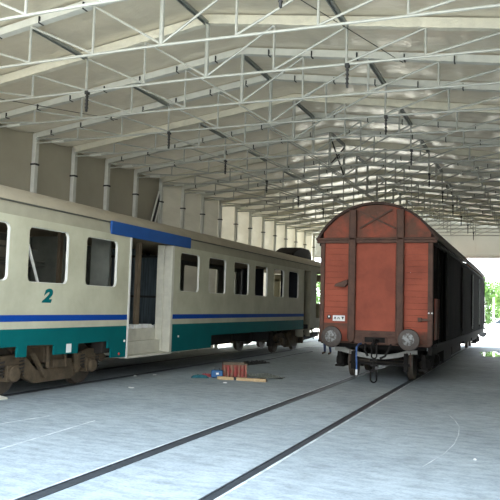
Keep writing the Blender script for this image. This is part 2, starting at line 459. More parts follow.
# teal skirt with bogie cut-outs
sk = [(YA0, ZTE), (YA0, .98), (10.56, 1.01), (10.56, .81), (10.83, .805), (10.83, 1.02), (11.66, 1.0), (11.66, .80), (12.46, .79), (12.46, .99),
      (13.58, 1.0), (13.58, .84), (13.72, .84), (13.72, .62), (YA1, .6), (YA1, ZTE)]
def skirt(poly): return cp(MB().prism(poly, 'x', XS-.04, XS), 'skirt', 'teal', smooth=False)
skirt(sk)
skirt([(YB0, ZTE), (YB0, .595), (19.15, .595), (19.15, .965), (YB1, .955), (YB1, ZTE)])
# far side wall with windows, same rhythm
fw = side_wall(XF, YA0, YA1, 1.0, ZT, winA, 1); cp(fw, 'far_side_panel', 'grey_in')
fw = side_wall(XF, YB0, YB1, 1.0, ZT, winB, 1); cp(fw, 'far_side_panel', 'grey_in')
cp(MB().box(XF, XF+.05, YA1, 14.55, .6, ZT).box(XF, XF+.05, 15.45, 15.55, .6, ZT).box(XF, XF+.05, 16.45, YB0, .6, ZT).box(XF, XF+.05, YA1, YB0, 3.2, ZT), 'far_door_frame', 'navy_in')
for y0 in winA[1:]+winB: reveal('far_window_frame', XF, 1, y0[0], y0[1], 'dark_in')
# gangway end, vestibule
YEND = 32.6
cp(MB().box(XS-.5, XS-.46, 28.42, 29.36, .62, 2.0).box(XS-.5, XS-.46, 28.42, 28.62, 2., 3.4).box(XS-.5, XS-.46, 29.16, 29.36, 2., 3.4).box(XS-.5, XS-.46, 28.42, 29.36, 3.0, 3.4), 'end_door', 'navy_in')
cp(MB().box(XS-.04, XS, 29.38, 30.26, .95, ZT).box(XS-.04, XS, 31.1, YEND, .95, ZT).box(XS-.04, XS, 30.26, 31.1, .95, 1.4), 'corner_panel', 'band', split=True)
cp(MB().box(XS-.5, XS, 28.38, 28.42, .62, ZT).box(XS-.5, XS, 29.36, 29.4, .62, ZT), 'door_jamb', 'band', split=True)
cp(MB().box(XF, XS, YEND-.05, YEND, .95, 2.05).box(XF, XS, YEND-.05, YEND, 3.1, ZT).box(XF, XF+.3, YEND-.05, YEND, 2., 3.2).box(XS-.3, XS, YEND-.05, YEND, 2., 3.2), 'end_wall', 'band')
# roof
prof = [(0, ZT), (.015, 3.56), (.05, 3.68), (.10, 3.72)]
def loft(m, pr, y0, y1):
    half = [(XS-a, z) for a, z in pr]; other = [(XF+a, z) for a, z in pr]
    for line in (half, other):
        n = len(line); v = [(x, y0, z) for x, z in line]+[(x, y1, z) for x, z in line]
        m.add(v, [(i, i+1, n+i+1, n+i) for i in range(n-1)])
    return m
cp(loft(MB(), prof, YA0, YEND), 'cantrail', 'band', ang=50)
rp = [(.10, 3.72), (.09, 3.735), (.13, 3.80), (.22, 3.90), (.38, 4.0), (.6, 4.08), (.9, 4.14), (1.419, 4.17)]
cp(loft(MB(), rp, YA0, YEND), 'roof', 'roofc', ang=60)
g = MB().box(XS-.105, XS-.035, YA0, YEND, 3.70, 3.722); cp(g, 'gutter', 'dark_in')
hp = [(29.6, 4.12), (29.7, 4.28), (30.5, 4.56), (30.8, 4.62), (32.0, 4.62), (32.3, 4.5), (32.55, 4.12)]
cp(MB().prism(hp, 'x', -9.75, -10.75), 'roof_cowl', 'under', bevel=.04)
# blue door header
cp(MB().box(XS-.02, XS+.035, 13.5, 17.52, 3.435, 3.735), 'door_header', 'blue_head', bevel=.008)
# door surround, steps, vestibule
cp(MB().box(XS-.12, XS+.012, 14.36, 14.44, .57, ZT), 'door_post', 'reveal', bevel=.01)
m = MB().box(XS-.24, XS-.02, 16.56, 16.6, .6, ZT).box(XS-.47, XS-.27, 16.54, 16.58, .6, ZT).box(XS-.05, XS+.012, 16.5, 16.62, .58, ZT)
m.box(XS-.5, XS, 16.585, 16.62, .6, ZT)
cp(m, 'door_leaf', 'dusty', bevel=.008)
cp(MB().box(XS-.45, XS+.015, 14.4, 16.6, .555, .605), 'door_sill', 'dusty', bevel=.006)
cp(MB().box(XS-.46, XS-.30, 14.44, 16.58, .6, .92), 'step', 'dusty', bevel=.008)
cp(MB().box(XS-.85, XS-.46, 14.44, 17.4, .6, 1.22), 'step', 'dusty', bevel=.008)
rub = MB(); rq = random.Random(9)
for k in range(40):
    x = XS-.52-rq.random()*.4; y = 14.9+rq.random()*2.4; s = .03+.06*rq.random()
    rub.box(x-s, x+s, y-s*1.3, y+s*1.3, 1.215, 1.215+s*1.3)
tag(cp(rub, 'plaster_rubble', 'white', bevel=.01), kind='stuff', label='white plaster rubble on the vestibule floor')
cp(MB().box(XF, XS-.8, YA0, YEND, 1.12, 1.2).box(XS-.8, XS-.04, YA0, 14.36, 1.12, 1.2).box(XS-.8, XS-.04, 17.4, 28.4, 1.12, 1.2), 'coach_floor', 'dark_in')
cp(MB().box(XF+.05, XS-.08, YA0, YEND, 3.47, 3.5), 'inner_ceiling', 'tan_in')
cp(MB().box(XF, XS-.02, YA0-.04, YA0, 1., 4.1), 'near_bulkhead', 'dark_in')
# bulkheads with a doorway
for y in (14.28, 17.95, 28.3):
    m = MB().box(XF+.03, CX-.4, y-.03, y+.03, 1.2, 3.47).box(CX+.4, XS-.08 if y not in (14.28, 17.95) else XS-.5, y-.03, y+.03, 1.2, 3.47)
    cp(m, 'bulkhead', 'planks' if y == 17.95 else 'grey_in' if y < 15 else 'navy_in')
# interior fittings
for y0, y1 in ((6, 14.2),):
    m = MB()
    for x, z in ((XF+.25, 2.78), (XF+.5, 2.82), (XF+.25, 3.12)): m.tube([(x, y0, z), (x, y1, z)], .022, 6)
    m.box(XF+.04, XF+.5, y0, y1, 2.70, 2.73)
    cp(m, 'luggage_rack', 'grey_in')
for y in (10.9, 12.25, 13.0, 19.45, 21.2, 27.9): 
    cp(MB().box(XF+.35, XF+.43, y-.05, y+.05, 1.2, 3.47), 'partition_post', 'navy_in' if y > 15 else 'dark_in')
cp(MB().box(CX+.2, CX+.28, 11.86, 11.94, 1.2, 3.47).box(CX+.2, CX+.28, 13.2, 13.3, 1.2, 3.47), 'timber_prop', 'brown_post', split=True)
cp(MB().box(XS-.82, XS-.72, 15.98, 16.12, 1.2, 3.47), 'timber_prop', 'brown_post', split=True)
cp(MB().bar((XS-.38, 11.17, 2.98), (XS-.38, 11.75, 1.75), .035, .045), 'brace_bar', 'reveal')
cp(MB().box(CX-.4, CX+.4, 17.93, 17.97, 1.2, 3.2), 'inner_door', 'planks')
cp(MB().box(XF+.04, XS-.5, 17.86, 17.92, 3.2, 3.27).box(XF+.04, XS-.5, 17.86, 17.92, 2.03, 2.09), 'lining_rail', 'black', split=True)
cp(MB().box(-9.72, -9.56, 17.88, 17.9, 2.62, 2.78), 'paper_notice', 'white')
cp(MB().box(XF+.5, XF+.75, 12.95, 13.1, 1.3, 2.95), 'curtain', 'crate_red')
# underframe gear
m = MB().box(XF+.1, XS-.1, YA0+.2, 10.2, .95, 1.12).box(XF+.1, XS-.1, 10.2, 14.4, 1.03, 1.13).box(XF+.1, XS-.9, 14.4, 16.6, .5, 1.12).box(XF+.1, XS-.1, 16.6, YEND-.3, .94, 1.12)
cp(m, 'underframe', 'under')
m = MB()
for y0, y1, z, x0, x1 in ((19.4, 21.3, .62, -9.9, -9.1), (21.6, 23.0, .7, -9.9, -9.15), (23.2, 24.9, .6, -10.0, -9.1), (17.0, 18.9, .6, -11.2, -9.0)):
    m.box(x0, x1, y0, y1, z, .95)
cp(m, 'equipment_box', 'under', split=True, bevel=.02)
# end buffer gear, hoses, lamp
m = MB()
for x in (CX-.87, CX+.87): m.lathe([(0, .09), (.5, .09), (.5, .24), (.55, .25), (.58, .2)], (x, YEND-.1, 1.06), 'y', 16)
cp(m, 'buffer', 'buffer')
m = MB()
for k in range(3): m.tube([(CX+.5+k*.3, YEND, 1.), (CX+.55+k*.3, YEND+.2, .6), (CX+.6+k*.3, YEND+.1, .35)], .03, 6)
m.bar((XS-.3, 29.0, .8), (XS-.25, 31.6, 1.0), .06, .1); m.bar((XS-.3, 29.2, .55), (XS-.3, 31.4, .65), .2, .2)
cp(m, 'brake_gear', 'under')
cp(MB().box(-9.55, -9.47, 30.6, 30.66, .58, .84), 'marker_plate', 'white')
# small marks on the coach side
cp(MB().box(XS, XS+.006, 12.05, 12.22, .82, 1.0), 'paper_notice', 'white')
m = MB().lathe([(0, .03), (.02, .025)], (XS, 14.27, .98), 'x', 10).lathe([(0, .03), (.02, .025)], (XS, 17.0, 1.0), 'x', 10)
cp(m, 'bolt', 'reveal', split=True)
cp(MB().lathe([(0, .028), (.025, .022)], (XS, 14.05, .69), 'x', 10), 'reflector', 'lampred')
# class number
cu = bpy.data.curves.new('class_number', 'FONT'); cu.body = '2'; cu.size = .40; cu.shear = .28; cu.offset = .022; cu.extrude = .002
tmp = bpy.data.objects.new('class_number', cu); C.objects.link(tmp)
bpy.context.view_layer.update()
me = bpy.data.meshes.new_from_object(tmp.evaluated_get(bpy.context.evaluated_depsgraph_get()))
bpy.data.objects.remove(tmp); bpy.data.curves.remove(cu)
xsv = [v.co.x for v in me.vertices]; ysv = [v.co.y for v in me.vertices]
x0, x1, y0, y1 = min(xsv), max(xsv), min(ysv), max(ysv)
for v in me.vertices:
    u = (v.co.x-x0)/(x1-x0); w = (v.co.y-y0)/(y1-y0)
    v.co = (XS+.004+v.co.z-CX, 11.19+u*.34-18., 1.836+w*.28)
me.materials.clear(); me.materials.append(M['teal'])
o = bpy.data.objects.new('class_number', me); C.objects.link(o); o.parent = coach; o['label'] = 'teal number 2'

# ---- coach bogies
def wheelset(m, x, y, r=.46, gauge=.75):
    for s in (-1, 1):
        xx = x+s*gauge
        m.lathe([(-.065*s, r-.09), (-.065*s, r), (.05*s, r), (.06*s, r+.03), (.075*s, r+.03), (.075*s, r-.08), (.03*s, r-.14), (.02*s, .16), (.08*s, .14), (-.1*s, .14)] if False else
                [(-.07, r-.1), (-.07, r-.005), (.045, r), (.05, r+.028), (.07, r+.028), (.07, r-.1), (.035, r-.13), (.02, .2), (.07, .13), (.07, .05)] if s < 0 else
                [(-.07, .05), (-.07, .13), (-.02, .2), (-.035, r-.13), (-.07, r-.1), (-.07, r+.028), (-.05, r+.028), (-.045, r), (.07, r-.005), (.07, r-.1)], (xx, y, r+.042), 'x', 32)
    m.lathe([(-gauge, .08), (gauge, .08)], (x, y, r+.042), 'x', 12)
    return m
def coach_bogie(yc):
    b = MB().box(CX-1.1, CX+1.1, yc-.35, yc+.35, .62, .95).lathe([(0, .42), (.12, .42)], (CX+.8, yc+.05, .88), 'z', 20).lathe([(0, .42), (.12, .42)], (CX-.8, yc+.05, .88), 'z', 20)
    bg = cp(b, 'bogie', 'bogie', bevel=.02)
    for s in (-1, 1):
        w = MB(); wheelset(w, CX, yc+s*1.28, .45); cp(w, 'wheelset', 'wheel', bg)
    for s, xx in ((1, CX+1.02), (-1, CX-1.02)):
        m = MB()
        out = [(-1.95, .62), (-1.7, .80), (-1.2, .84), (-.85, .74), (-.55, .50), (.55, .50), (.85, .74), (1.2, .84), (1.7, .80), (1.95, .62),
               (1.8, .5), (1.55, .60), (1.1, .62), (.92, .36), (.6, .22), (-.6, .22), (-.92, .36), (-1.1, .62), (-1.55, .60), (-1.8, .5)]
        n = len(out)
        vs = [(xx-.06*1, yc+a, z) for a, z in out]+[(xx+.06, yc+a, z) for a, z in out]
        fs = []
        for i in range(9):
            a, b, c, d = i, i+1, n-2-i, n-1-i
            fs += [(a, b, c, d), (n+d, n+c, n+b, n+a)]
        fs += [(i, (i+1) % n, n+(i+1) % n, n+i) for i in range(n)]
        m.add(vs, fs)
        cp(m, 'side_frame', 'bogie', bg, bevel=.02)
        for t in (-1.28, 1.28):
            b = MB().box(xx-.1, xx+.1, yc+t-.16, yc+t+.16, .32, .64).lathe([(0, .15), (.06*s, .15), (.09*s, .1)] if s > 0 else [(-.09, .1), (-.06, .15), (0, .15)], (xx+s*.1, yc+t, .46), 'x', 16)
            cp(b, 'axle_box', 'bogie', bg, bevel=.015)
            sp = MB()
            for q in (-.28, .28):
                hel = [(xx+.09*math.cos(a), yc+t+q+.09*math.sin(a), .42+a*.011) for a in [k*PI/5 for k in range(0, 50)]]
                sp.tube(hel, .018, 5)
            cp(sp, 'coil_spring', 'bogie_dark', bg, split=True)
        d = MB().bar((xx+s*.1, yc-.75, .82), (xx+s*.12, yc-.35, .34), .07, .07).bar((xx+s*.1, yc+.62, .86), (xx+s*.12, yc+.7, .36), .06, .08)
        d.tube([(xx+s*.12, yc-.3, .95), (xx+s*.14, yc-.3, .52)], .045, 8).tube([(xx+s*.12, yc+.25, .95), (xx+s*.14, yc+.3, .5)], .03, 8)
        d.box(xx-.02, xx+.14*s if s > 0 else xx+.02, yc-.12, yc+.5, .5, .66) if s > 0 else None
        cp(d, 'damper', 'bogie', bg)
    br = MB()
    for t in (-1.28, 1.28):
        for q in (-1, 1):
            br.box(CX+.68, CX+.84, yc+t+q*.5-.05, yc+t+q*.5+.05, .3, .85)
            br.bar((CX+.9, yc+t+q*.5, .9), (CX+.9, yc+t+q*.55, .3), .06, .06)
    cp(br, 'brake_rigging', 'bogie_dark', bg, split=True)
coach_bogie(12.12); coach_bogie(27.8)
cp(MB().box(CX+1.0, CX+1.3, 13.55, 13.85, .72, 1.05), 'access_step', 'bogie_dark', bevel=.01)

# ------------------------------------------------------------------ freight wagon
WX = -3.67; HWD = 1.457; WY0, WY1 = 17.935, 40.1; WZB, WZE, WZC = .95, 3.66, 4.64
wag = empty('freight_wagon', (WX, 29., 0), 'rusty red covered freight wagon with arched roof on the right track', 'freight wagon')
WO = (WX, 29., 0)
def wp(m, name, mt, parent=wag, split=False, **k):
    if split:
        for q in m.split(): o = q.build(name, M[mt], parent, WO, **k)
        return o
    return m.build(name, M[mt], parent, WO, **k)
RW, RISE = 1.555, .965; RR = (RW*RW+RISE*RISE)/(2*RISE)
def arch(x, dr=0): return WZC-RR+math.sqrt(max(0, (RR+dr)**2-x*x))
xl, xr = WX-HWD, WX+HWD
# end wall planks
def end_wall(y, s):
    m = MB(); n = 15; h = (3.62-1.3)/n
    for k in range(n):
        m.box(xl+.08, xr-.08, y-.0*s, y+.05*s, 1.3+k*h, 1.3+(k+1)*h-.004)
    wp(m, 'end_planks', 'red')
    pts = [(WX-1.4, 3.66)]+[(WX+x, arch(x)-.03) for x in [-1.4+2.8*k/24 for k in range(25)]]+[(WX+1.4, 3.66)]
    wp(MB().prism(pts, 'y', y, y+.05*s), 'gable_panel', 'red_rust')
end_wall(WY0+.03, 1); end_wall(WY1-.03, -1)
f = WY0
wp(MB().box(WX-.52, WX+.52, f+.012, f+.04, 1.34, 3.56), 'centre_panel', 'red')
for c0, c1 in ((-.69, -.5), (.55, .74)):
    top = arch((c0+c1)/2)-.05
    m = MB().prism([(WX+c0, 1.12), (WX+c0+.06, 1.02), (WX+c1-.06, 1.02), (WX+c1, 1.12), (WX+c1, top), (WX+c0, top)], 'y', f-.09, f+.04)
    m.box(WX+c1-.03, WX+c1, f-.12, f-.08, 1.15, top); m.box(WX+c0, WX+c0+.03, f-.10, f-.08, 1.15, top)
    wp(m, 'end_post', 'brown', bevel=.008)
for x0, x1 in ((xl, xl+.11), (xr-.12, xr)):
    wp(MB().box(x0, x1, f-.03, f+.1, 1.03, 3.62), 'corner_post', 'brown', bevel=.01)
    wp(MB().box(x0, x1, WY1-.1, WY1+.03, WZB, 3.62), 'corner_post', 'brown', bevel=.01)
wp(MB().box(xl-.10, xr+.10, f-.07, f+.05, 3.60, 3.68).box(xl-.12, xr+.12, f-.09, f+.05, 3.68, 3.74), 'eave_beam', 'brown', bevel=.012)
wp(MB().bar((WX-.42, f-.02, 4.44), (WX+.5, f-.02, 3.98), .03, .045).bar((WX-.42, f-.025, 3.99), (WX+.42, f-.025, 4.47), .03, .045), 'gable_cross', 'brown', split=True)
# lower end: side sheets, sill, headstock
wp(MB().box(xl+.1, WX-.68, f, f+.03, 1.0, 1.5).box(WX+.73, xr-.1, f, f+.03, .98, 1.36), 'lower_sheet', 'red_rust', split=True)
wp(MB().box(WX-.5, WX+.56, f-.03, f+.05, 1.26, 1.335), 'sill', 'brown', bevel=.008)
m = MB().box(xl+.04, xr-.04, f-.02, f+.14, .99, 1.04).box(WX-.6, WX+.66, f-.02, f+.06, .98, 1.26)
m.box(WX-.5, WX+.55, f-.06, f-.02, 1.18, 1.22).box(WX-.5, WX+.55, f-.06, f-.02, 1.0, 1.04)
m.box(WX-.30, WX-.26, f-.05, f, 1.0, 1.2).box(WX+.3, WX+.34, f-.05, f, 1.0, 1.2)
wp(m, 'headstock', 'brown', bevel=.008)
wp(MB().box(WX-.24, WX+.28, f-.035, f, 1.04, 1.17), 'draw_plate', 'under')
# brackets, plate, reflectors
wp(MB().prism([(WX-1.05, 2.46), (WX-.78, 2.44), (WX-.70, 2.52), (WX-.70, 2.64), (WX-1.0, 2.53)], 'y', f-.16, f), 'foot_bracket', 'brown', bevel=.006)
wp(MB().box(WX+1.13, WX+1.42, f-.06, f+.02, 1.63, 1.69).box(WX+1.1, WX+1.2, f-.08, f, 1.61, 1.71), 'latch', 'brown', bevel=.006)
wp(MB().box(WX-1.10, WX-.775, f-.012, f+.002, 1.555, 1.70), 'number_plate', 'white')
def glyphs():
    m = MB(); y0, y1 = f-.016, f-.011
    x = WX-1.07
    for pts in ([(0, 0), (.02, .06), (.05, .06), (.065, 0), (.05, 0), (.035, .04), (.015, 0)],
                [(.1, 0), (.1, .05), (.15, .05), (.16, 0), (.145, 0), (.135, .038), (.115, .038), (.115, 0)],
                [(.20, .07), (.275, .07), (.255, .03), (.245, 0), (.23, 0), (.222, .03)]):
        m.prism([(x+a, 1.60+b) for a, b in pts], 'y', y0, y1)
    wp(m, 'lettering', 'black', split=True)
glyphs()
wp(MB().lathe([(-.02, .05), (0, .055)], (WX-1.205, f, 1.655), 'y', 14), 'tail_lamp_socket', 'black')
wp(MB().lathe([(-.028, .022), (-.018, .026)], (WX-1.20, f, 1.665), 'y', 10), 'reflector', 'white')
wp(MB().lathe([(-.05, .02), (-.03, .022)], (xr-.09, f, 1.83), 'y', 8).lathe([(-.05, .02), (-.03, .022)], (xr-.01, f, 1.83), 'y', 8), 'marker_bolt', 'white', split=True)
# roof
def roofsheet():
    m = MB(); n = 28; ys = [WY0-.06, WY1+.06]
    xs = [-RW+2*RW*k/n for k in range(n+1)]
    up = [(x, arch(x)+.03) for x in xs]; dn = [(x, arch(x)-.0) for x in xs]
    m.prism([(WX+x, z) for x, z in up]+[(WX+x, z) for x, z in dn[::-1]], 'y', *ys)
    return m
wp(roofsheet(), 'roof', 'wroof', ang=40)
m = MB()
n = 24
ring = [(-RW+2*RW*k/n) for k in range(n+1)]
m.tube([(WX+x, WY0-.07, arch(x)+.0) for x in ring], .035, 6); wp(m, 'roof_rim', 'wroof')
# side walls, doors, ribs
for s in (-1, 1):
    x = WX+s*HWD
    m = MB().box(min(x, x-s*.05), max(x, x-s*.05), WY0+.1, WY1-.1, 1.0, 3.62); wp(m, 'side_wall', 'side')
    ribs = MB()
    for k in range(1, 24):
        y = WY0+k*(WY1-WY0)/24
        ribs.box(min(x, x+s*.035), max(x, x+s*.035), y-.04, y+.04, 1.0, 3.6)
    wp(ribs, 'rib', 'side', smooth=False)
    for k, (a, b) in enumerate(((20.3, 25.2), (25.25, 29.9), (29.95, 34.6), (34.65, 38.6))):
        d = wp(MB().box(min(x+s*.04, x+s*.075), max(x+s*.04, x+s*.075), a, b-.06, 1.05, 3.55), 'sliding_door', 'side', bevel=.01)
        h = MB()
        h.bar((x+s*.1, b-.16, 1.3), (x+s*.1, b-.16, 3.4), .04, .06); h.bar((x+s*.1, a+.1, 1.2), (x+s*.1, a+.1, 3.4), .03, .05)
        wp(h, 'door_bar', 'purlin' if k == 2 else 'under', d, split=True)
    wp(MB().box(min(x, x+s*.1), max(x, x+s*.1), WY0+.2, WY1-.2, 3.55, 3.62).box(min(x, x+s*.09), max(x, x+s*.09), WY0+.2, WY1-.2, .98, 1.04), 'door_rail', 'under', split=True)
    wp(MB().box(min(x-s*.02, x-s*.12), max(x-s*.02, x-s*.12), WY0+.1, WY1-.1, .78 if s > 0 else .95, 1.0), 'sole_bar', 'under')
    for ya_, yb_, zz in ((21.9, 24.2, .36), (24.4, 27.6, .42), (29.2, 32.8, .6), (33.4, 36.4, .56)):
        wp(MB().box(min(x-s*.5, x-s*.15), max(x-s*.5, x-s*.15), ya_, yb_, zz, .97), 'brake_box', 'under', bevel=.02)
    wp(MB().box(min(x-s*.02, x+s*.02), max(x-s*.02, x+s*.02), WY0+.35, WY0+1.2, 1.15, 2.2), 'side_panel', 'red_rust')
wp(MB().box(WX-1.25, WX+1.25, f+.28, f+.36, .87, .99), 'headstock_back', 'under')
wp(MB().box(xr, xr+.09, WY1-.05, WY1+.2, 1.28, 1.33), 'rear_step', 'under'); wp(MB().box(xr-.2, xr+.02, WY1+.1, WY1+.25, .99, 1.03), 'rear_step', 'under')
wp(MB().box(xl+.05, xr-.05, WY0+.05, WY1-.05, .96, 1.04), 'deck', 'under')
m = MB()
m.bar((WX-.6, 23, .88), (WX-.6, 35.5, .88), .15, .22); m.bar((WX+.6, 23, .88), (WX+.6, 35.5, .88), .15, .22)
for yq in (24.5, 29, 33.5): m.box(WX-1.2, WX+1.2, yq-.08, yq+.08, .8, .96)
m.lathe([(0, .18), (.9, .18)], (WX+.1, 27.5, .72), 'y', 14); m.bar((WX, 22.5, .62), (WX, 36, .62), .05, .05)
wp(m, 'brake_gear', 'under')
# buffers
for y, s in ((WY0, -1), (WY1, 1)):
    for q in (-.97, .97):
        bx = WX-.007+q
        pr = [(0, .13), (.12*s, .13), (.14*s, .1), (.52*s, .085)]
        b = MB().lathe(pr if s > 0 else pr[::-1], (bx, y, 1.165), 'y', 20); bo = wp(b, 'buffer', 'brown')
        hd = [(.50*s, .10), (.53*s, .26), (.56*s, .27), (.585*s, .255), (.60*s, .14)]
        hobj = wp(MB().lathe(hd if s > 0 else hd[::-1], (bx, y, 1.165), 'y', 32), 'buffer_head', 'buffer', bo)
        if s < 0:
            wp(MB().lathe([(-.612, .10), (-.598, .155)], (bx-.01, y, 1.17), 'y', 20), 'worn_face', 'bufworn', bo)
# coupling
cx = WX+.085
m = MB().tube([(cx, f, 1.08), (cx, f-.25, 1.08), (cx, f-.4, 1.12), (cx, f-.47, 1.06), (cx, f-.42, .98), (cx, f-.34, .99)], [.05, .05, .045, .04, .035, .02], 8)
hk = wp(m, 'draw_hook', 'under')
m = MB()
def link(x, y, z0, z1, w, r):
    pts = []
    for k in range(9): a = PI*k/8; pts.append((x+w*math.cos(a), y, z1-w+w*math.sin(a)))
    for k in range(9): a = PI+PI*k/8; pts.append((x+w*math.cos(a), y, z0+w+w*math.sin(a)))
    m.tube(pts+[pts[0]], r, 6)
link(cx, f-.40, .66, 1.06, .065, .02)
m.lathe([(0, .035), (.26, .035)], (cx, f-.42, .36), 'z', 8)
for z in (.36, .5, .62): m.box(cx-.09, cx+.09, f-.47, f-.37, z-.03, z+.03)
link(cx, f-.42, .07, .38, .075, .022)
wp(m, 'screw_coupling', 'under', hk)
m = MB().tube([(cx+.35, f-.05, 1.0), (cx+.33, f-.2, .9), (cx+.25, f-.28, .72), (cx+.12, f-.25, .66)], .03, 6)
m.tube([(cx-.3, f-.05, 1.0), (cx-.28, f-.2, .85), (cx-.2, f-.22, .7)], .03, 6)
wp(m, 'brake_hose', 'under')
m = MB().tube([(WX-.33, f-.02, 1.0), (WX-.325, f-.3, .99), (WX-.325, f-.55, .93), (WX-.32, f-.6, .8), (WX-.31, f-.6, .5), (WX-.31, f-.6, .34)], .024, 8)
o = wp(m, 'brake_hose', 'hose'); o['label'] = 'blue brake hose'
wp(MB().lathe([(0, .026), (.14, .03)], (WX-.31, f-.6, .24), 'z', 10), 'hose_end', 'white', o)
# bogies
def wagon_bogie(yc, front):
    m = MB().box(WX-1.0, WX+1.0, yc-.2, yc+.2, .5, .8)
    bg = wp(m, 'bogie', 'under')
    for t in (-.95, .95):
        w = MB(); wheelset(w, WX, yc+t, .45, .79); wp(w, 'wheelset', 'wheel', bg)
    for s in (-1, 1):
        x = WX+s*1.13
        out = [(-1.35, .60), (-1.3, .74), (-.55, .78), (.55, .78), (1.3, .74), (1.35, .60), (.62, .55), (.4, .34), (-.4, .34), (-.62, .55)]
        wp(MB().prism([(yc+a, z) for a, z in out], 'x', x-.05, x+.05), 'side_frame', 'under', bg, bevel=.012)
        for t in (-.95, .95):
            b = MB().box(x-.09, x+.11 if s > 0 else x+.09, yc+t-.15, yc+t+.15, .3, .62) if s > 0 else MB().box(x-.11, x+.09, yc+t-.15, yc+t+.15, .3, .62)
            b.lathe([(0, .12), (.05, .12)] if s > 0 else [(-.05, .12), (0, .12)], (x+s*.1, yc+t, .46), 'x', 14)
            for q in (-.23, .23): b.lathe([(0, .08), (.26, .08)], (x, yc+t+q, .38), 'z', 10)
            b.box(x-.12, x+.12, yc+t-.34, yc+t+.34, .30, .36)
            wp(b, 'axle_box', 'under', bg, bevel=.008)
    br = MB()
    for t in (-.95, .95):
        for q in (-1, 1):
            for s in (-1, 1):
                br.box(WX+s*.7-.05, WX+s*.7+.05, yc+t+q*.53-.04, yc+t+q*.53+.04, .28, .75)
            br.bar((WX-.8, yc+t+q*.53, .45), (WX+.8, yc+t+q*.53, .45), .05, .06)
    wp(br, 'brake_rigging', 'under', bg, split=True)
    if front:
        yb = yc-1.42; pts = [(WX-1.22, .80), (WX-1.0, .775), (WX-.5, .66), (WX-.18, .625), (WX+.18, .635), (WX+.5, .70), (WX+.85, .80), (WX+.98, .80)]
        m = MB()
        for a, b in zip(pts[:-1], pts[1:]): m.bar((a[0], yb, a[1]), (b[0]+.01, yb, b[1]), .07, .12)
        wp(m, 'end_beam', 'beam_grey', bg, bevel=.008)
        m = MB()
        for q in (-.98, .98): m.bar((WX+q, yb, .76), (WX+q, yc-1.2, .68), .08, .1)
        m.tube([(WX-.1, yb-.05, .55), (WX+.55, yb+.4, .5)], .03, 6)
        wp(m, 'beam_strut', 'under', bg, split=True)
        m = MB()
        for s in (-1, 1):
            for q in (-.04, .05): m.bar((WX+s*.76+q, yc-1.45, .78), (WX+s*.76+q, yc-1.42, .4), .025, .025)
        wp(m, 'rail_guard', 'brown', bg, split=True)
wagon_bogie(20.12, True); wagon_bogie(38.0, False)

# ------------------------------------------------------------------ things on the floor
def at(m, name, mt, loc, label, cat, rz=0, **k):
    o = m.build(name, M[mt], None, loc=loc, **k); o.rotation_euler = (0, 0, rz); return tag(o, label, cat, k.get('group'))
# red crate
cr = empty('crate', (-7.2, 17.15, 0), 'red slatted plastic crate on the floor between the coach and the wagon track', 'crate', rz=.5)
w, d, h = .30, .20, .36
m = MB().box(-w, w, -d, d, 0, .02)
for k in range(7):
    x = -w+.02+k*(2*w-.04)/6
    m.box(x-.03, x+.03, -d, -d+.015, 0, h); m.box(x-.03, x+.03, d-.015, d, 0, h)
for k in range(4):
    y = -d+.03+k*(2*d-.06)/3
    m.box(-w, -w+.015, y-.035, y+.035, 0, h); m.box(w-.015, w, y-.035, y+.035, 0, h)
m.build('crate_body', M['crate_red'], cr, bevel=.004)
m = MB()
for a in ((-w-.02, w+.02, -d-.02, -d+.02), (-w-.02, w+.02, d-.02, d+.02), (-w-.02, -w+.02, -d, d), (w-.02, w+.02, -d, d)): m.box(*a, h-.03, h+.01)
m.build('crate_rim', M['brown_post'], cr, bevel=.006)
# blue case
bc = empty('tool_case', (-7.49, 16.68, 0), 'small bright blue case with a pale label left of the red crate', 'case', rz=.35)
MB().box(-.15, .15, -.09, .09, .01, .2).build('case_body', M['crate_blue'], bc, bevel=.02)
MB().tube([(-.06, 0, .19), (-.06, 0, .25), (.06, 0, .25), (.06, 0, .19)], .012, 6).build('handle', M['black'], bc)
MB().box(-.02, .05, -.094, -.089, .09, .14).build('case_label', M['white'], bc)
# plank
pl = empty('timber_plank', (-6.7, 16.45, 0), 'pale timber plank with dark band lying in front of the red crate', 'plank', rz=math.atan2(.12, 1.25))
MB().box(-.64, .64, -.05, .05, 0, .075).build('plank_body', M['wood'], pl, bevel=.006)
MB().box(-.2, -.13, -.053, .053, -.0, .079).build('dark_band', M['black'], pl)
MB().box(.637, .645, -.05, .05, .0, .075).build('end_grain', M['brown_post'], pl)
# tarp
rt = random.Random(2)
def heap(fnz, nx, ny, sx, sy): return MB().grid(lambda u, v: ((u-.5)*sx, (v-.5)*sy, fnz(u, v)), nx, ny)
tq = [[rt.random() for _ in range(19)] for _ in range(13)]
def tz(u, v):
    e = min(u, 1-u, v, 1-v)*2
    return .004+min(1, e*3)*(.02+.07*tq[int(v*12)][int(u*18)])
at(heap(tz, 18, 12, 1.5, .55), 'tarpaulin', 'tarp', (-8.33, 21.3, 0), 'crumpled black tarpaulin lying on the floor behind the red crate', 'tarpaulin', rz=1.35)
# wire mesh offcuts
m = MB(); rw = random.Random(4)
def wz(x, y): return .03+.1*math.exp(-((x+.15)**2+y*y)*9)+.03*math.sin(x*9+y*5)
for k in range(12):
    x = -.42+k*.075; m.tube([(x+.02*rw.random(), -.3+.6*j/8, max(.012, wz(x, -.3+.6*j/8))) for j in range(9)], .012, 4)
for k in range(9):
    y = -.3+k*.075; m.tube([(-.45+.9*j/10, y+.03*rw.random(), max(.012, wz(-.45+.9*j/10, y))) for j in range(11)], .012, 4)
m.tube([(-.3, -.28, .02), (.55, .1, .03)], .012, 5)
at(m, 'wire_mesh', 'wire', (-6.42, 17.35, 0), 'tangled grey wire mesh lying right of the red crate', 'wire mesh', rz=.45)
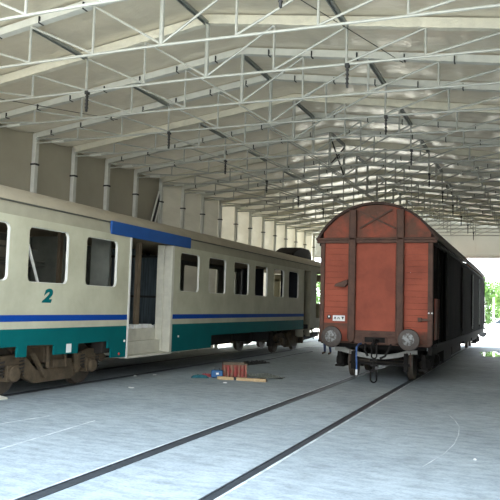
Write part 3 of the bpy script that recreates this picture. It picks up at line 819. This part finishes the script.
# rags / glove
tq2 = [[rt.random() for _ in range(9)] for _ in range(9)]
def rz1(u, v):
    e = min(u, 1-u, v, 1-v)*2
    return .004+min(1, e*3)*(.02+.06*tq2[int(v*8)][int(u*8)])
at(heap(rz1, 8, 8, .46, .26), 'rag', 'rag_teal', (-7.86, 16.43, 0), 'crumpled teal rag on the floor left of the blue case', 'rag', rz=.5)
at(heap(rz1, 8, 8, .3, .2), 'rag', 'rag_red', (-7.86, 16.82, 0), 'crumpled pink-red rag behind the teal rag', 'rag', rz=.2)
at(MB().box(-.05, .05, -.04, .04, 0, .02), 'paper_scrap', 'white', (-6.84, 15.72, 0), 'small white scrap in front of the timber plank', 'scrap', rz=.4, bevel=.003)
for k, (x, y, s, l) in enumerate(((-9.35, 15.72, .035, 'white scrap on the floor right below the coach doorway'), (-8.145, 13.57, .04, 'white scrap lying nearest on the open floor before the coach doorway'),
                               (-9.1, 16.3, .04, 'white scrap on the floor just right of the coach doorway'))):
    at(MB().box(-s, s, -s*.8, s*.8, 0, .015).box(-s*1.5, -s*.4, s*.3, s*1.4, 0, .02), 'paper_scrap', 'white', (x, y, 0), l, 'scrap', rz=k, bevel=.003)
at(MB().lathe([(0, .018), (.012, .02), (.02, .012)], (0, 0, 0), 'z', 10), 'bottle_cap', 'white', (-.64, 9.64, 0), 'tiny white cap on the bare floor at right front', 'cap')
# chock beside bogie
at(MB().prism([(-.16, 0), (.14, 0), (.14, .03), (-.05, .09), (-.16, .09)], 'y', -.06, .06), 'wheel_chock', 'dusty', (-9.22, 10.62, 0), 'pale wooden wedge beside the coach wheel at left edge', 'chock', rz=1.5, bevel=.006)
# cable along the coach
pts = [(-8.5+.04*math.sin(k*.9), 22.3+k*.7, .012) for k in range(10)]
a = Vector(pts[0]); at(MB().tube([Vector(p)-Vector((a.x, a.y, 0)) for p in pts], .012, 5), 'cable', 'black', (a.x, a.y, 0), 'thin black cable lying on the floor along the coach', 'cable')
# painted / chalk lines in floor
tm = MB()
for p, q, w in (((-7.5, 8.3), (-7.3, 9.6), .03), ((-6.2, 7.0), (-6.42, 9.6), .028)):
    tm.bar((*p, .002), (*q, .002), w, .003)
struct(tm.build('trim_3', M['chalk']))
tm = MB(); cr_ = [(-1.36, 13.5), (-1.2, 12.9), (-1.06, 12.2), (-1.0, 11.4), (-.99, 10.6), (-1.05, 9.8), (-1.2, 8.9)]
for p, q in zip(cr_[:-1], cr_[1:]): tm.bar((*p, .002), (*q, .002), .014, .003)
struct(tm.build('trim_4', M['chalk']))
tm = MB()
tm.box(XR-.76-.13, XR-.76-.085, -3.9, 32, -.01, .005).box(XR+.76+.065, XR+.76+.10, -3.9, 32, -.01, .005)
struct(tm.build('trim_5', M['chalk'], smooth=False))
# puddle
m = MB(); n = 40
m.add([(0, 0, .006)]+[((.62+.1*math.sin(3*a)+.06*math.sin(7*a))*math.cos(a), (2.3+.3*math.sin(2*a+1))*math.sin(a), .004) for a in [2*PI*k/n for k in range(n)]], [(0, 1+k, 1+(k+1) % n) for k in range(n)])
at(m, 'puddle', 'wetm', (-1.4, 33.6, 0), 'bright shallow puddle on the floor right of the wagon', 'puddle')
# leaning frame behind the coach
lf = empty('leaning_frame', (-12.45, 21.8, 0), 'pale metal frame with dark sheet leaning on the left wall behind the coach', 'frame')
MB().bar((.1, -1.3, 2.6), (-.1, .45, 5.95), .04, .05).bar((.1, -.95, 2.6), (-.1, .68, 5.95), .04, .05).bar((.1, -1.3, 2.6), (.1, -1.28, 0), .05, .05).bar((.1, -.95, 2.6), (.1, -.95, 0), .05, .05).build('frame_rail', M['reveal'], lf)
MB().add([(.08, -1.25, 2.7), (.08, -.98, 2.7), (-.1, .64, 5.9), (-.1, .42, 5.9), (.06, -1.25, 2.7), (.06, -.98, 2.7), (-.12, .64, 5.9), (-.12, .42, 5.9)],
         [(0, 1, 2, 3), (7, 6, 5, 4), (0, 1, 5, 4), (1, 2, 6, 5), (2, 3, 7, 6), (3, 0, 4, 7)]).build('dark_sheet', M['tarp'], lf)

# ------------------------------------------------------------------ person
def person():
    root = empty('person', (-7.5, 27.4, 0), 'person in red top and blue jeans standing behind the wagon corner', 'person', rz=-.5)
    J = {'pelvis': (0, 0, .95), 'waist': (-.02, 0, 1.08), 'chest': (-.06, .01, 1.28), 'neck0': (-.1, 0, 1.45), 'neck': (-.14, -.01, 1.52), 'head': (-.16, -.02, 1.6), 'top': (-.16, -.02, 1.7),
         'shL': (-.27, 0, 1.42), 'elL': (-.31, .02, 1.15), 'wrL': (-.27, -.1, .92), 'shR': (.08, 0, 1.42), 'elR': (.2, .02, 1.15), 'wrR': (.24, -.1, .92),
         'hpL': (-.09, 0, .9), 'knL': (-.13, -.02, .5), 'anL': (-.15, .03, .09), 'toL': (-.16, -.13, .04), 'hpR': (.09, 0, .9), 'knR': (.14, -.03, .5), 'anR': (.17, .03, .09), 'toR': (.19, -.13, .04)}
    Rd = {'pelvis': .14, 'waist': .125, 'chest': .15, 'neck0': .08, 'neck': .055, 'head': .095, 'top': .075, 'shL': .065, 'elL': .045, 'wrL': .032, 'shR': .065, 'elR': .045, 'wrR': .032,
          'hpL': .095, 'knL': .062, 'anL': .045, 'toL': .038, 'hpR': .095, 'knR': .062, 'anR': .045, 'toR': .038}
    E = [('pelvis', 'waist'), ('waist', 'chest'), ('chest', 'neck0'), ('neck0', 'neck'), ('neck', 'head'), ('head', 'top'), ('neck0', 'shL'), ('shL', 'elL'), ('elL', 'wrL'), ('neck0', 'shR'), ('shR', 'elR'), ('elR', 'wrR'),
         ('pelvis', 'hpL'), ('hpL', 'knL'), ('knL', 'anL'), ('anL', 'toL'), ('pelvis', 'hpR'), ('hpR', 'knR'), ('knR', 'anR'), ('anR', 'toR')]
    for s, w in (('L', 'wrL'), ('R', 'wrR')):
        wx, wy, wz = J[w]; J['pm'+s] = (wx, wy-.03, wz-.06); Rd['pm'+s] = .03; E.append((w, 'pm'+s))
        for k in range(4):
            a = f'f{s}{k}a'; b = f'f{s}{k}b'; ln = (.07, .085, .08, .06)[k]
            J[a] = (wx+(k-1.5)*.006, wy-.05+(k-1.5)*.02, wz-.1); J[b] = (wx+(k-1.5)*.006+(.02 if s == 'L' else -.02), wy-.06+(k-1.5)*.022, wz-.1-ln)
            Rd[a] = .010; Rd[b] = .008; E += [('pm'+s, a), (a, b)]
        J['th'+s] = (wx+(.03 if s == 'L' else -.03), wy-.08, wz-.09); Rd['th'+s] = .010; E.append(('pm'+s, 'th'+s))
    names = list(J); me = bpy.data.meshes.new('body'); me.from_pydata([J[n] for n in names], [(names.index(a), names.index(b)) for a, b in E], [])
    o = bpy.data.objects.new('body', me); C.objects.link(o)
    md = o.modifiers.new('skin', 'SKIN'); sv = me.skin_vertices
    if not sv: me.vertices.layers if False else None
    bm = bmesh.new(); bm.from_mesh(me); lay = bm.verts.layers.skin.verify(); bm.verts.ensure_lookup_table()
    for i, n in enumerate(names): bm.verts[i][lay].radius = (Rd[n], Rd[n]*(.75 if n in ('pelvis', 'waist', 'chest') else 1)); bm.verts[i][lay].use_root = (n == 'pelvis')
    bm.to_mesh(me); bm.free()
    o.modifiers.new('sub', 'SUBSURF').levels = 2
    bpy.context.view_layer.update()
    fm = bpy.data.meshes.new_from_object(o.evaluated_get(bpy.context.evaluated_depsgraph_get())); bpy.data.objects.remove(o)
    fm.materials.clear()
    for k in ('skin', 'shirt', 'jeans', 'boot'): fm.materials.append(M[k])
    for p in fm.polygons:
        c = p.center
        arm = abs(c.x) > .17 and c.z < 1.35 and c.z > .6
        p.material_index = 3 if c.z < .11 else 2 if (c.z < .96 and not arm) else 0 if (arm and c.z < 1.13) else 1 if c.z < 1.48 else 0
    fm.shade_smooth()
    b = bpy.data.objects.new('body', fm); C.objects.link(b); b.parent = root
    # face
    fc = MB()
    for s in (-1, 1): fc.lathe([(-.012, .004), (0, .012), (.01, .004)], (-.16+s*.035, -.112, 1.625), 'y', 8)
    for q in fc.split(): q.build('eye', M['black'], root)
    MB().prism([(-.18, 1.57), (-.14, 1.57), (-.154, 1.625), (-.166, 1.625)], 'y', -.135, -.10).build('nose', M['skin'], root)
    MB().box(-.19, -.13, -.112, -.10, 1.545, 1.555).build('mouth', M['rag_red'], root)
    ea = MB()
    for s in (-1, 1): ea.lathe([(-.012, .015), (0, .03), (.012, .015)], (-.16+s*.095, -.01, 1.61), 'x', 8)
    for q in ea.split(): q.build('ear', M['skin'], root)
    def hz(u, v):
        a = 2*PI*u; t = v*PI*.55
        return (-.16+.105*math.sin(t)*math.cos(a), .005+.112*math.sin(t)*math.sin(a), 1.635+.115*math.cos(t))
    MB().grid(hz, 20, 8).build('hair', M['hair'], root)
person()

# ------------------------------------------------------------------ outside
def tree(x, y, h, r, mt, label, seed):
    q = random.Random(seed); root = empty('tree', (x, y, -.06), label, 'tree', 'trees outside the hall')
    t = MB().tube([(0, 0, 0), (.1, 0, h*.3), (-.05, .1, h*.6), (0, 0, h*.85)], [.22, .17, .11, .04], 8)
    for k in range(6):
        a = q.random()*6.3; z = h*(.3+.09*k); t.tube([(0, 0, z), (math.cos(a)*r*.6, math.sin(a)*r*.6, z+h*.18)], [.07, .02], 5)
    t.build('trunk', M['bark'], root)
    m = MB(); cl = []
    for k in range(26):
        a = q.random()*6.3; rr_ = r*math.sqrt(q.random()); z = h*(.1+.84*q.random()**1.2); f_ = math.sin(PI*min(1, max(0, (z/h-.05)/.95)))**.5
        cl.append((math.cos(a)*rr_*f_, math.sin(a)*rr_*f_, z, r*(.25+.2*q.random())))
    for cx_, cy_, cz_, cr2 in cl:
        for k in range(130):
            d = Vector((q.gauss(0, 1), q.gauss(0, 1), q.gauss(0, 1))).normalized()*cr2*(.6+.45*q.random())
            p = Vector((cx_, cy_, cz_))+d; u = Vector((q.gauss(0, 1), q.gauss(0, 1), q.gauss(0, 1))).normalized(); w_ = u.orthogonal().normalized(); s = .16+.16*q.random()
            m.add([p-u*s, p+w_*s*.5, p+u*s, p-w_*s*.5], [(0, 1, 2, 3)])
    m.build('foliage', M[mt], root, smooth=False)
tree(-5.4, 88, 5.6, 3.4, 'foliage', 'pale leafy tree outside, right behind the rear end of the wagon', 1)
tree(.7, 77, 5.8, 3.2, 'foliage', 'leafy tree outside at the right edge of the photo', 2)
tree(-13, 92, 5.8, 3.6, 'foliage2', 'tree outside hidden behind the wagon', 3)
tree(-21.5, 78, 6, 3.6, 'foliage', 'sunlit tree outside seen in the gap between coach and wagon', 4)
tree(-27.5, 82, 6.2, 3.6, 'foliage2', 'darker tree outside left of the gap between coach and wagon', 5)
def post(x, y, label):
    o = empty('white_post', (x, y, -.06), label, 'post', 'white posts outside')
    MB().lathe([(0, .07), (3.2, .06)], (0, 0, 0), 'z', 10).build('post_shaft', M['white'], o)
    MB().lathe([(0, .14), (.06, .14)], (0, 0, 0), 'z', 12).build('post_foot', M['white'], o)
post(-3.45, 62.5, 'white post outside, close to the rear edge of the wagon'); post(-2.75, 64, 'white post outside, above the parked car')
def car():
    root = empty('car', (-2.05, 58, -.06), 'white car parked outside in bright light at the right edge', 'car', rz=.12)
    sec = [(-2.0, .45, .72), (-1.95, .3, .86), (-1.2, .22, .95), (-.55, .22, 1.0), (.9, .22, 1.02), (1.7, .25, 1.0), (2.0, .4, .85)]
    m = MB(); n = 10; rings = []
    for x, z0, z1 in sec:
        w = .82 if abs(x) < 1.8 else .7; zc = (z0+z1)/2; hz = (z1-z0)/2
        rings.append([(x, w*math.copysign(abs(math.cos(a))**.4, math.cos(a)), zc+hz*math.copysign(abs(math.sin(a))**.5, math.sin(a))) for a in [2*PI*k/16 for k in range(16)]])
    v = [p for r in rings for p in r]; fs = []
    for i in range(len(sec)-1):
        for k in range(16): fs.append((i*16+k, i*16+(k+1) % 16, (i+1)*16+(k+1) % 16, (i+1)*16+k))
    fs += [tuple(range(16)), tuple((len(sec)-1)*16+k for k in range(16))]
    m.add(v, fs).build('car_body', M['car'], root)
    cab = [(-.75, .98), (-.1, 1.44), (1.05, 1.47), (1.75, 1.0)]
    m = MB(); v = [(x, s*(.76 if z < 1.2 else .6), z) for s in (-1, 1) for x, z in cab]
    m.add(v, [(0, 1, 2, 3), (7, 6, 5, 4), (0, 1, 5, 4), (1, 2, 6, 5), (2, 3, 7, 6), (3, 0, 4, 7)]).build('cabin', M['car'], root, bevel=.05)
    g = MB()
    for s in (-1, 1):
        q = lambda x, z: (x, s*((.76-.16*(z-.98)/.47)+.006), z)
        g.add([q(-.5, 1.05), q(-.05, 1.38), q(.45, 1.4), q(.45, 1.05)], [(0, 1, 2, 3)]); g.add([q(.52, 1.05), q(.52, 1.4), q(1.0, 1.4), q(1.45, 1.05)], [(0, 1, 2, 3)])
    g.add([(-.70, -.68, 1.04), (-.70, .68, 1.04), (-.15, .57, 1.42), (-.15, -.57, 1.42)], [(0, 1, 2, 3)])
    for q in g.split(): q.build('window', M['glass'], root)
    for x in (-1.3, 1.25):
        for s in (-1, 1):
            MB().lathe([(-.1, .2), (-.1, .28), (.1, .28), (.1, .2)], (x, s*.69, .28), 'y', 20).build('wheel', M['rubber'], root)
car()

# ------------------------------------------------------------------ light
w = bpy.data.worlds.new('sky'); bpy.context.scene.world = w; w.use_nodes = True
nt = w.node_tree; bg = nt.nodes['Background']
tc = nt.nodes.new('ShaderNodeTexCoord'); sx = nt.nodes.new('ShaderNodeSeparateXYZ'); rp_ = nt.nodes.new('ShaderNodeValToRGB')
nt.links.new(tc.outputs['Generated'], sx.inputs['Vector']); nt.links.new(sx.outputs['Z'], rp_.inputs['Fac']); nt.links.new(rp_.outputs['Color'], bg.inputs['Color'])
e = rp_.color_ramp.elements; e[0].position = 0; e[0].color = (.92, .96, 1., 1); e[1].position = .8; e[1].color = (.62, .78, 1., 1)
bg.inputs['Strength'].default_value = 6.
sun = bpy.data.lights.new('sun', 'SUN'); sun.energy = 22; sun.angle = math.radians(1.); sun.color = (1, .95, .86)
so = bpy.data.objects.new('sun', sun); C.objects.link(so)
d = Vector((.62, -.25, -.78)); so.rotation_euler = d.to_track_quat('-Z', 'Y').to_euler(); so.location = (-30, 10, 30)

# ------------------------------------------------------------------ camera
F, YAW, PIT, ROL, H = 697.0555, .3805, .0779, .0291, 1.9191
cy, sy, cpp, sp = math.cos(YAW), math.sin(YAW), math.cos(PIT), math.sin(PIT)
fw_ = Vector((-sy*cpp, cy*cpp, sp)); r0 = Vector((cy, sy, 0)); u0 = r0.cross(fw_)
rv = math.cos(ROL)*r0+math.sin(ROL)*u0; uv = -math.sin(ROL)*r0+math.cos(ROL)*u0
cam = bpy.data.cameras.new('camera'); cam.sensor_width = 36; cam.lens = F/500*36; cam.clip_end = 500
co = bpy.data.objects.new('camera', cam); C.objects.link(co)
mm = Matrix((rv, uv, -fw_)).transposed().to_4x4(); mm.translation = (0, 0, H); co.matrix_world = mm
sc = bpy.context.scene; sc.camera = co
sc.view_settings.view_transform = 'Standard'; sc.view_settings.look = 'None'; sc.view_settings.gamma = 1
sc.view_settings.exposure = 0.
sc.cycles.max_bounces = 10; sc.cycles.diffuse_bounces = 8; sc.cycles.use_denoising = True
